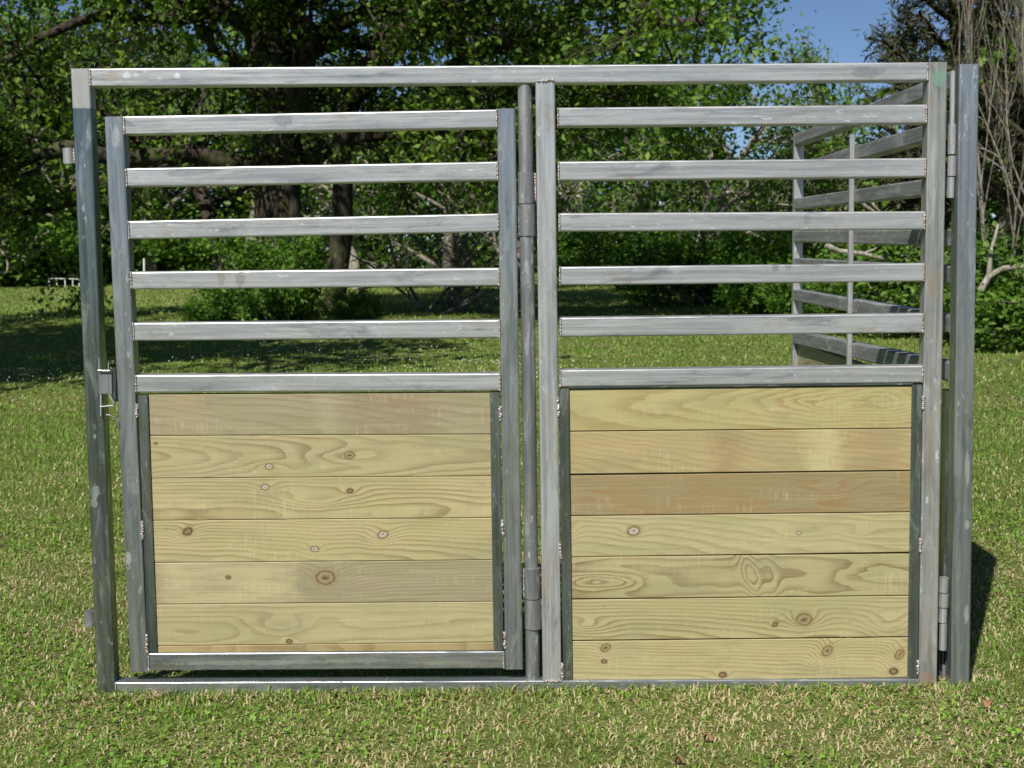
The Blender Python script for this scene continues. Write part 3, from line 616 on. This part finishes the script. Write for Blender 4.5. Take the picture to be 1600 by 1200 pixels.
def leafcards(g, C, tn, size, aspect=.55, flat=.5):
    n = len(C); nr = g.normal(0, 1, (n, 3)); nr[:, 2] += flat; nr /= np.linalg.norm(nr, axis=1)[:, None]
    a = np.cross(nr, g.normal(0, 1, (n, 3))); a /= np.linalg.norm(a, axis=1)[:, None]+1e-9; b = np.cross(nr, a)
    s = (size*g.uniform(.5, 1.35, n))[:, None]; w_ = s*aspect
    V = np.stack([C-a*s*.5, C+b*w_*.5+nr*s*.10, C+a*s*.5, C-b*w_*.5+nr*s*.10], 1).reshape(-1, 3)
    k = np.arange(n)*4; Fa = np.concatenate([np.stack([k, k+1, k+2], -1), np.stack([k, k+2, k+3], -1)])
    return V, Fa, np.repeat(np.clip(.42+tn, 0, 1), 4)
class Proto:
    def __init__(s, kind, seed, H_, leafm, bark, per=26, size=.16, sprd=.22, kids=(9, 6, 5), lenf=.48, maxlv=3, trunk=1.0, crad=None, droop=0, up_=.15, wob=.16, spread=(.7, 1.15), sk=.22, lsize_aspect=.6):
        g = np.random.default_rng(seed); out = []; tips = []
        grow(g, (0, 0, -.2), (0, 0, 1), H_*.86, H_*.022*trunk, 0, maxlv, out, tips, up_, wob, kids, spread, lenf, sk, droop)
        V_, F_ = tubes(out); s.tr = npmesh('trunk', V_, F_, bark, smooth=True); s.H = H_
        if per:
            V_, F_, T_2 = leaves(g, tips, per, size, sprd, aspect=lsize_aspect); s.cr = npmesh('crown', V_, F_, leafm, tint=T_2)
        else: s.cr = None
        s.used = False; s.kind = kind
    def place(s, label, cat, px, depth, height, rz=0, group=None, wide=1.0, loc=None):
        p = loc or atd(px, depth)
        r_ = thing(s.kind, label, cat, p, group, rz); k = height/s.H; r_.scale = (k*wide, k*wide, k)
        for q in (s.tr, s.cr):
            if q is None: continue
            c = q if not s.used else q.copy()
            if s.used: COL.objects.link(c)
            c.parent = r_
        s.used = True; return r_

# the great oak, its limbs laid where they grow
def oak():
    g = np.random.default_rng(21); D = 31.0; base = atd(432, D); Y0 = base.y
    def L(pts, r0, r1, lv=1, dy=0.0, n=22):
        P = np.array([list(at(px, py, Y0+dy*(i/(len(pts)-1))+(z if len(q) > 2 else 0))) for i, q in enumerate(pts) for px, py, z in [(q[0], q[1], q[2] if len(q) > 2 else 0)]])
        tt = np.linspace(0, len(P)-1, n); i = np.clip(tt.astype(int), 0, len(P)-2); f = (tt-i)[:, None]
        Pm = np.vstack([2*P[0]-P[1], P, 2*P[-1]-P[-2]])
        p0, p1, p2, p3 = Pm[i], Pm[i+1], Pm[i+2], Pm[i+3]
        Q = .5*((2*p1)+(-p0+p2)*f+(2*p0-5*p1+4*p2-p3)*f**2+(-p0+3*p1-3*p2+p3)*f**3) + g.normal(0, .035, (n, 3))
        return (Q, np.linspace(r0, r1, n), lv)
    B = [L([(436, 510), (436, 440), (438, 350), (432, 260), (424, 160), (420, 60), (418, -50), (430, -160)], .62, .40, 0)]
    B[0][1][:4] = [.95, .78, .66, .62]
    B += [L([(450, 420), (452, 330), (446, 250), (470, 110), (478, 60), (462, 20), (470, -60)], .36, .22, 0, -1.0),
          L([(470, 260), (520, 225), (600, 205), (700, 212), (758, 238), (800, 232), (880, 190)], .24, .09, 1, -2.5),
          L([(400, 262), (300, 240), (205, 248), (90, 236), (0, 262), (-90, 250)], .23, .12, 1, -3.5),
          L([(520, 480), (534, 350), (536, 260), (545, 180), (562, 118), (600, 78), (640, 42), (690, 50), (735, 100), (775, 118), (850, 100)], .26, .10, 1, -3.0, 30),
          L([(725, 160), (700, 110), (745, 85), (830, 55), (900, 18), (975, -25)], .16, .09, 1, -2.0),
          L([(420, 60), (350, 18), (250, 32), (160, 26), (60, 62), (0, 108), (-60, 140)], .18, .045, 1, -3.0),
          L([(420, 120), (365, 95), (320, 60), (300, 0), (240, -40)], .15, .07, 1, -2.5),
          L([(350, 480), (345, 385), (322, 320), (296, 270), (240, 210), (150, 190), (60, 150)], .24, .08, 1, 2.0),
          L([(478, 60), (560, 25), (650, -20), (760, -40), (900, -20), (990, 10), (1050, 30), (1100, 35)], .18, .05, 1, -6.0),
          L([(870, 10), (930, 60), (1000, 95), (1060, 110)], .08, .03, 2, -1.0),
          L([(860, 60), (880, 95), (930, 130), (1000, 150)], .06, .02, 2, -1.0),
          L([(980, 10), (1030, -5), (1080, 0), (1130, 12)], .06, .02, 2, -4.0),
          L([(640, 45), (620, 90), (580, 130), (545, 150)], .11, .05, 1, 1.0),
          L([(655, 130), (700, 155), (720, 195), (760, 215)], .12, .06, 1, -1.5),
          L([(420, 0), (500, -30), (620, -30), (720, 20), (800, 70)], .15, .05, 1, -4.0),
          L([(120, 230), (80, 190), (35, 170), (15, 130), (30, 90)], .11, .05, 2, -2.0),
          L([(200, 250), (150, 300), (60, 330), (-20, 320)], .13, .05, 2, -2.0)]
    out = list(B); tips = []; tips2 = []
    for (P, rad, lv) in B:
        if lv == 0: idx = g.integers(12, len(P)-1, 9)
        else: idx = g.integers(4, len(P), 13 if len(P) < 30 else 18)
        for i in idx:
            ax = P[min(i+1, len(P)-1)]-P[i-1]; ax /= np.linalg.norm(ax); v = g.normal(0, 1, 3); v[2] += .35; v -= ax*v.dot(ax); v /= np.linalg.norm(v)
            a = g.uniform(.5, 1.1); grow(g, P[i], ax*math.cos(a)+v*math.sin(a), g.uniform(1.6, 3.2), min(rad[i]*.5, .07), 2, 4, out, tips, .12, .25, (0, 0, 5, 4), (.5, 1.0), .55, .2, .01)
    for k in range(15):                                         # the high limbs, most of them above the picture
        a = k*2.4+.3; z0 = 5.6+.45*k; P0 = np.array([base.x+.1, base.y, z0]); rr = g.uniform(8, 12.5)*(1-.035*k)*(.62 if math.cos(a) > .35 else 1.0)*(.6 if math.cos(a) < 0 and math.sin(a) > 0 else 1.0)
        ts = np.linspace(0, 1, 12)[:, None]; d = np.array([math.cos(a), math.sin(a), 0])
        P = P0+d*rr*ts+np.array([0, 0, 1])*(2.6*ts*(1.35-ts)+g.uniform(0, .8)*ts)+g.normal(0, .12, (12, 3))*np.minimum(ts*4, 1)
        rad = np.linspace(.22, .05, 12); out.append((P, rad, 1))
        for i in list(g.integers(3, 12, 11)):
            v = g.normal(0, 1, 3); v[2] = abs(v[2])*.5; v += d*.7; v /= np.linalg.norm(v)
            grow(g, P[i], v, g.uniform(2.0, 3.6), .05, 2, 4, out, tips2, .10, .22, (0, 0, 5, 4), (.5, 1.0), .55, .2, .01)
    root = thing('oak_tree', 'huge sprawling old oak with dark trunk and long bent limbs behind the gate', 'tree', base)
    V_, F_ = tubes(out, (14, 9, 5, 4, 3)); V_ -= np.array(base); npmesh('trunk', V_, F_, M['oak_bark'], root, smooth=True)
    V_, F_, T2 = join([leaves(g, tips, 15, .16, .16), leaves(g, tips2, 9, .27, .25)]); V_ -= np.array(base)
    npmesh('crown', V_, F_, M['oak_leaf'], root, tint=T2)
oak()

pa = Proto('broadleaf_tree', 31, 10, M['leaf_bright'], M['grey_bark'], per=11, size=.23, sprd=.26, kids=(15, 6, 5), lenf=.42, wob=.12, sk=.12)
pb = Proto('broadleaf_tree', 32, 10, M['leaf_dark'], M['grey_bark'], per=11, size=.25, sprd=.28, kids=(16, 6, 5), lenf=.46, wob=.14, sk=.10)
pc = Proto('broadleaf_tree', 33, 10, M['oak_leaf'], M['pale_bark'], per=9, size=.21, sprd=.26, kids=(14, 7, 5), lenf=.48, wob=.2, sk=.12, spread=(.8, 1.3))
pp = Proto('pine_tree', 34, 12, M['needle'], M['oak_bark'], per=55, size=.22, sprd=.17, kids=(26, 6, 5), lenf=.30, wob=.06, sk=.18, spread=(1.0, 1.5), lsize_aspect=.22)
pd = Proto('bare_tree', 35, 9, M['leaf_bright'], M['grey_bark'], per=0, kids=(12, 6, 5), lenf=.5, wob=.12, spread=(.3, .75), sk=.2, trunk=.30, up_=.25)
pe = Proto('bare_tree', 36, 9, M['leaf_bright'], M['grey_bark'], per=.8, size=.10, sprd=.1, kids=(12, 6, 5), lenf=.45, wob=.13, spread=(.3, .8), sk=.2, trunk=.30, up_=.2)
def shrubp(seed, leafm, per=90, size=.10, n=16, name='shrub'):
    g = np.random.default_rng(seed); out = []; tips = []
    for k in range(n):
        a = g.uniform(0, 6.28); el = g.uniform(.5, 1.5)
        grow(g, (g.normal(0, .25), g.normal(0, .25), -.05), (math.cos(a)*math.cos(el), math.sin(a)*math.cos(el), math.sin(el)), g.uniform(.9, 1.7), .02, 1, 3, out, tips, .1, .22, (0, 6, 5), (.5, 1.0), .5, .1)
    p = Proto.__new__(Proto); V_, F_ = tubes(out); p.tr = npmesh('stems', V_, F_, M['grey_bark']); p.H = 1.7
    V_, F_, T2 = leaves(g, tips, per, size, .09); p.cr = npmesh('foliage', V_, F_, leafm, tint=T2) if per else None
    p.used = False; p.kind = name; return p
sa = shrubp(41, M['leaf_bright']); sb = shrubp(42, M['leaf_dark']); sc_ = shrubp(43, M['leaf_bright'], 70, .12)
sd = shrubp(44, M['leaf_bright'], 0, .1, 12, 'bare_shrub')

tr = lambda p, lab, px, d, h, rz=0, wide=1.0, cat='tree', group='trees along the far edge of the field': p.place(lab, cat, px, d, h, rz, group, wide)
tr(pb, 'dark leafy tree at the far left edge of the photo beyond the field', -90, 62, 15, .3, 1.2)
tr(pc, 'leafy tree beside the left post, seen left of the oak', 70, 66, 15, 1.2, 1.2)
tr(pb, 'dark tree seen between the gate stile and the oak trunk', 240, 66, 15, 2.1, 1.2)
tr(pa, 'green tree directly behind the oak trunk', 390, 64, 13, 3.3, 1.2)
tr(pc, 'green tree just right of the oak trunk, below the arched limb', 560, 52, 9.2, 4.0, 1.2)
tr(pa, 'bright green tree behind the right half of the gate', 700, 50, 8.6, 5.2, 1.2)
tr(pb, 'darker green tree behind the hinge pipe', 810, 48, 8.6, .9, 1.2)
tr(pc, 'leafy tree just right of the centre post', 900, 58, 9.4, 2.6, 1.2)
tr(pa, 'bright leafy tree above the middle of the right panel', 1010, 50, 7.8, 1.9, 1.2)
tr(pc, 'rounded green tree left of the side panel end post', 1100, 37, 6.2, .5, 1.1)
tr(pa, 'yellow green tree behind the side panel end post', 1215, 38, 6.0, 4.4, 1.15)
tr(pa, 'far treetop standing alone against the open sky', 1285, 60, 10.5, 2.2, .75)
tr(pb, 'low dark tree seen through the bars of the side panel', 1335, 30, 4.7, 3.9, 1.3)
tr(pp, 'tall brownish pine rising above the right end of the top rail', 1478, 31, 10.5, .4, 1.1, group=None)
tr(pp, 'smaller pine left of the tall pine below the open sky', 1418, 34, 7.6, 2.4, 1.05, group=None)
tr(pb, 'dark tree behind the right side panel post', 1540, 30, 8.6, 5.0, 1.2)
tr(pp, 'pine at the right edge of the photo behind bare trunks', 1640, 27, 9.5, 4.0, 1.3, group=None)
G2 = 'bare pale trees at the right edge'
pd.place('pale bare tree rising right beside the side panel post', 'tree', 1548, 20.5, 8.5, .2, G2, .5)
pe.place('pale bare tree at the very right edge of the photo', 'tree', 1595, 19.5, 8.0, 1.7, G2, .55)
pd.place('thin bare tree tangled between the two bare trunks', 'tree', 1572, 22, 7.0, 3.1, G2, .55)
G3 = 'shrubs along the wood edge'
for p, lab, px, d, h, rz, wd in [
    (sa, 'leafy green shrub growing round the foot of the oak', 425, 28.6, 2.0, .3, .9),
    (sb, 'low dark shrub beside the oak foot, on its right', 545, 27.5, .8, 1.3, 1.15),
    (sc_, 'bright low weeds left of the oak foot shrub', 318, 28.0, .6, 1.9, 1.2),
    (sa, 'green shrub under the trees right of the centre post', 930, 56, 2.6, 2.0, 1.3), (sb, 'dark shrub under the middle trees of the right panel', 1030, 45, 2.1, 2.7, 1.4),
    (sc_, 'bright shrub left of the side panel end post', 1110, 36, 2.2, .7, 1.3), (sa, 'bright green shrub touching the side panel end post', 1190, 31, 1.8, 3.6, 1.2),
    (sc_, 'bright green shrub seen through the middle of the side panel', 1290, 26, 1.5, 4.4, 1.2), (sa, 'green shrub seen through the side panel beside its stay', 1395, 24, 1.6, 5.4, 1.2),
    (sb, 'dark shrub behind the right front post', 1465, 22.5, 1.9, 1.1, 1.4), (sc_, 'green shrub at the foot of the bare trees', 1545, 20.3, 1.15, 2.2, 1.15),
    (sb, 'dark bramble at the right edge of the photo', 1625, 19.5, 1.6, 3.3, 1.4)]:
    p.place(lab, 'shrub', px, d, h, rz, G3, wd)
for p, lab, px, d, h, rz, wd in [
    (sb, 'dark hedge shrub at the left edge of the far field', -20, 67, 4.4, 1, 1.3), (sc_, 'green hedge shrub left of the left post', 75, 68, 4.0, 2, 1.4), (sa, 'green hedge shrub between left post and gate stile', 160, 68, 4.2, 3, 1.4),
    (sb, 'dark hedge shrub just inside the gate stile', 245, 69, 4.4, 4, 1.4), (sc_, 'green hedge shrub left of the oak foot', 330, 70, 4.0, 5, 1.4)]:
    p.place(lab, 'shrub', px, d, h, rz, 'hedge shrubs at the far side of the field', wd)
sd.place('leafless pale shrub with thin twigs behind the right half of the gate', 'shrub', 700, 34, 3.6, .5, None, 1.2)
ps = Proto('broadleaf_tree', 61, 13, M['oak_leaf'], M['grey_bark'], per=13, size=.28, sprd=.34, kids=(14, 7, 5), lenf=.44, wob=.16, sk=.42, spread=(.8, 1.4), up_=.1)
# shade trees left of the picture, whose shadow lies over the field
ps.place('leafy shade tree left of the photo casting shadow on the field', 'tree', 0, 0, 14, .3, None, 1.25, loc=Vector((-15.5, 16, 0)))
ps.place('second leafy shade tree just outside the picture at the left', 'tree', 0, 0, 13.5, 2.3, None, 1.3, loc=Vector((-10, 7.5, 0)))
ps.place('third leafy shade tree far out at the left', 'tree', 0, 0, 14, 4.1, None, 1.3, loc=Vector((-20, 6, 0)))
ps.place('fourth leafy shade tree nearest the picture at the left', 'tree', 0, 0, 13.5, 5.3, None, .95, loc=Vector((-7.8, 10.5, 0)))

# far woodland: one dense mass behind everything
def woods():
    g = np.random.default_rng(77); n = 160000
    x = g.uniform(-48, 46, n); edge = np.where(x < 4, 74.0, np.maximum(74-(x-4)*2.0, 28.0)); y = edge+g.uniform(0, 7, n)-D0
    top = 11.0+1.6*np.sin(x*.33+1)+1.0*np.sin(x*.9)+.5*np.sin(x*2.3); pxl = x/(y+D0)*F+803
    top = np.where((pxl > 1060) & (pxl < 1410), top*.66, top)
    z = (g.uniform(0, 1, n)**.9)*top*np.where(x > 4, edge/74*.9+.1, 1)
    cl = np.sin(x*1.9+z*1.1)*np.sin(z*1.7+y)*.5
    keep = (cl+g.uniform(-.6, 1.2, n) > -.25); C = np.stack([x, y+cl*2, z], -1)[keep]
    V_, F_, T2 = leafcards(g, C, (cl*.25+g.normal(-.22, .13, n))[keep], .42, .7)
    o = npmesh('far_woodland', V_, F_, M['leaf_dark'], tint=T2); tag(o, 'dense green woodland closing off the far side of the field', 'woodland', kind='stuff')
woods()

# a fallen pale limb at the wood edge, the white pole and the low white rail far away
def limb(name, label, cat, lines, mat, depth, group=None):
    Y0 = depth-D0; out = []
    for pts, r0, r1 in lines:
        P = [list(at(px, py, Y0)) for px, py in pts]; out.append((P, np.linspace(r0, r1, len(P)), 1))
    V_, F_ = tubes(out); base = Vector(V_.mean(0)); r_ = npmesh(name, V_-np.array(base), F_, mat, smooth=True); r_.location = base
    return tag(r_, label, cat, group)
limb('dead_branch', 'pale dead branch hanging low behind the side panel bars', 'branch', [([(1290, 383), (1310, 392), (1345, 396), (1380, 404), (1410, 408), (1450, 402)], .05, .025), ([(1345, 397), (1365, 390), (1380, 380)], .02, .01), ([(1370, 402), (1400, 398), (1440, 405)], .025, .012)], M['pale_bark'], 22.0)
limb('dead_branch', 'short pale forked dead branch high behind the side panel', 'branch', [([(1340, 308), (1352, 322), (1368, 332)], .04, .02), ([(1354, 304), (1366, 322), (1374, 330)], .03, .015)], M['pale_bark'], 22.0)
limb('dead_branch', 'curved grey branch reaching right from the bare trees', 'branch', [([(1532, 455), (1545, 432), (1565, 420), (1590, 416), (1630, 418)], .055, .035), ([(1545, 432), (1548, 395), (1560, 350)], .04, .02)], M['pale_bark'], 19.5)
p0 = at(225, 424, 50-D0); MB().pipe(p0+Vector((0, 0, -.4)), at(225, 404, 50-D0), .035, 10, heat=False).build('white_pole', M['white'], None, origin=p0)
tag(bpy.data.objects['white_pole'], 'slim white pole standing at the far hedge', 'pole')
mb = MB()
fr_ = thing('low_fence', 'low white rail fence far away at the left hedge', 'fence', atd(100, 62))
MB().rect(at(74, 435, 62-D0)-fr_.location, at(124, 436, 62-D0)-fr_.location, .03, .035, .01, heat=False).build('rail', M['white'], fr_)
for px in (76, 88, 101, 113, 123):
    q = at(px, 435.5, 62-D0)-fr_.location; MB().rect(q+Vector((0, .04, -.4)), q+Vector((0, .04, .0)), .04, .03, .008, upv=(0, 1, 0), heat=False).build('picket', M['white'], fr_)
# dry leaves lying in the near grass
t = NT('dry_leaf'); M['dry'] = t.set(Base_Color=t.mix(t.noise(t.tc(), 60, 3), (.22, .10, .05), (.36, .20, .11)), Roughness=.8)
for lab, px, py, s in (('brown dry leaf lying in the grass left of the other dry leaf', 1060, 1187, .05), ('brown dry leaf in the grass below the middle of the right panel', 1105, 1152, .045), ('dark dry leaf lying in the grass near the side panel post', 1545, 1098, .045)):
    r = ray(px, py); q = CAMP + r*((.03-CAMP.z)/r.z); g = random.Random(px); vs = [Vector((0, 0, .006))]; n = 14
    for k in range(n):
        a = 2*math.pi*k/n; rr = s*(.38+.14*math.cos(5*a)+g.uniform(-.03, .03)+.12*math.cos(a)); vs.append(Vector((rr*math.cos(a), rr*.8*math.sin(a), .012*math.cos(2*a))))
    mb = MB(); mb.add(vs, [(0, 1+k, 1+(k+1) % n) for k in range(n)]); o = mb.build('dry_leaf', M['dry']); o.location = q; o.rotation_euler = (g.uniform(-.3, .3), g.uniform(-.3, .3), g.uniform(0, 6))
    tag(o, lab, 'leaf', 'dry leaves in the grass')
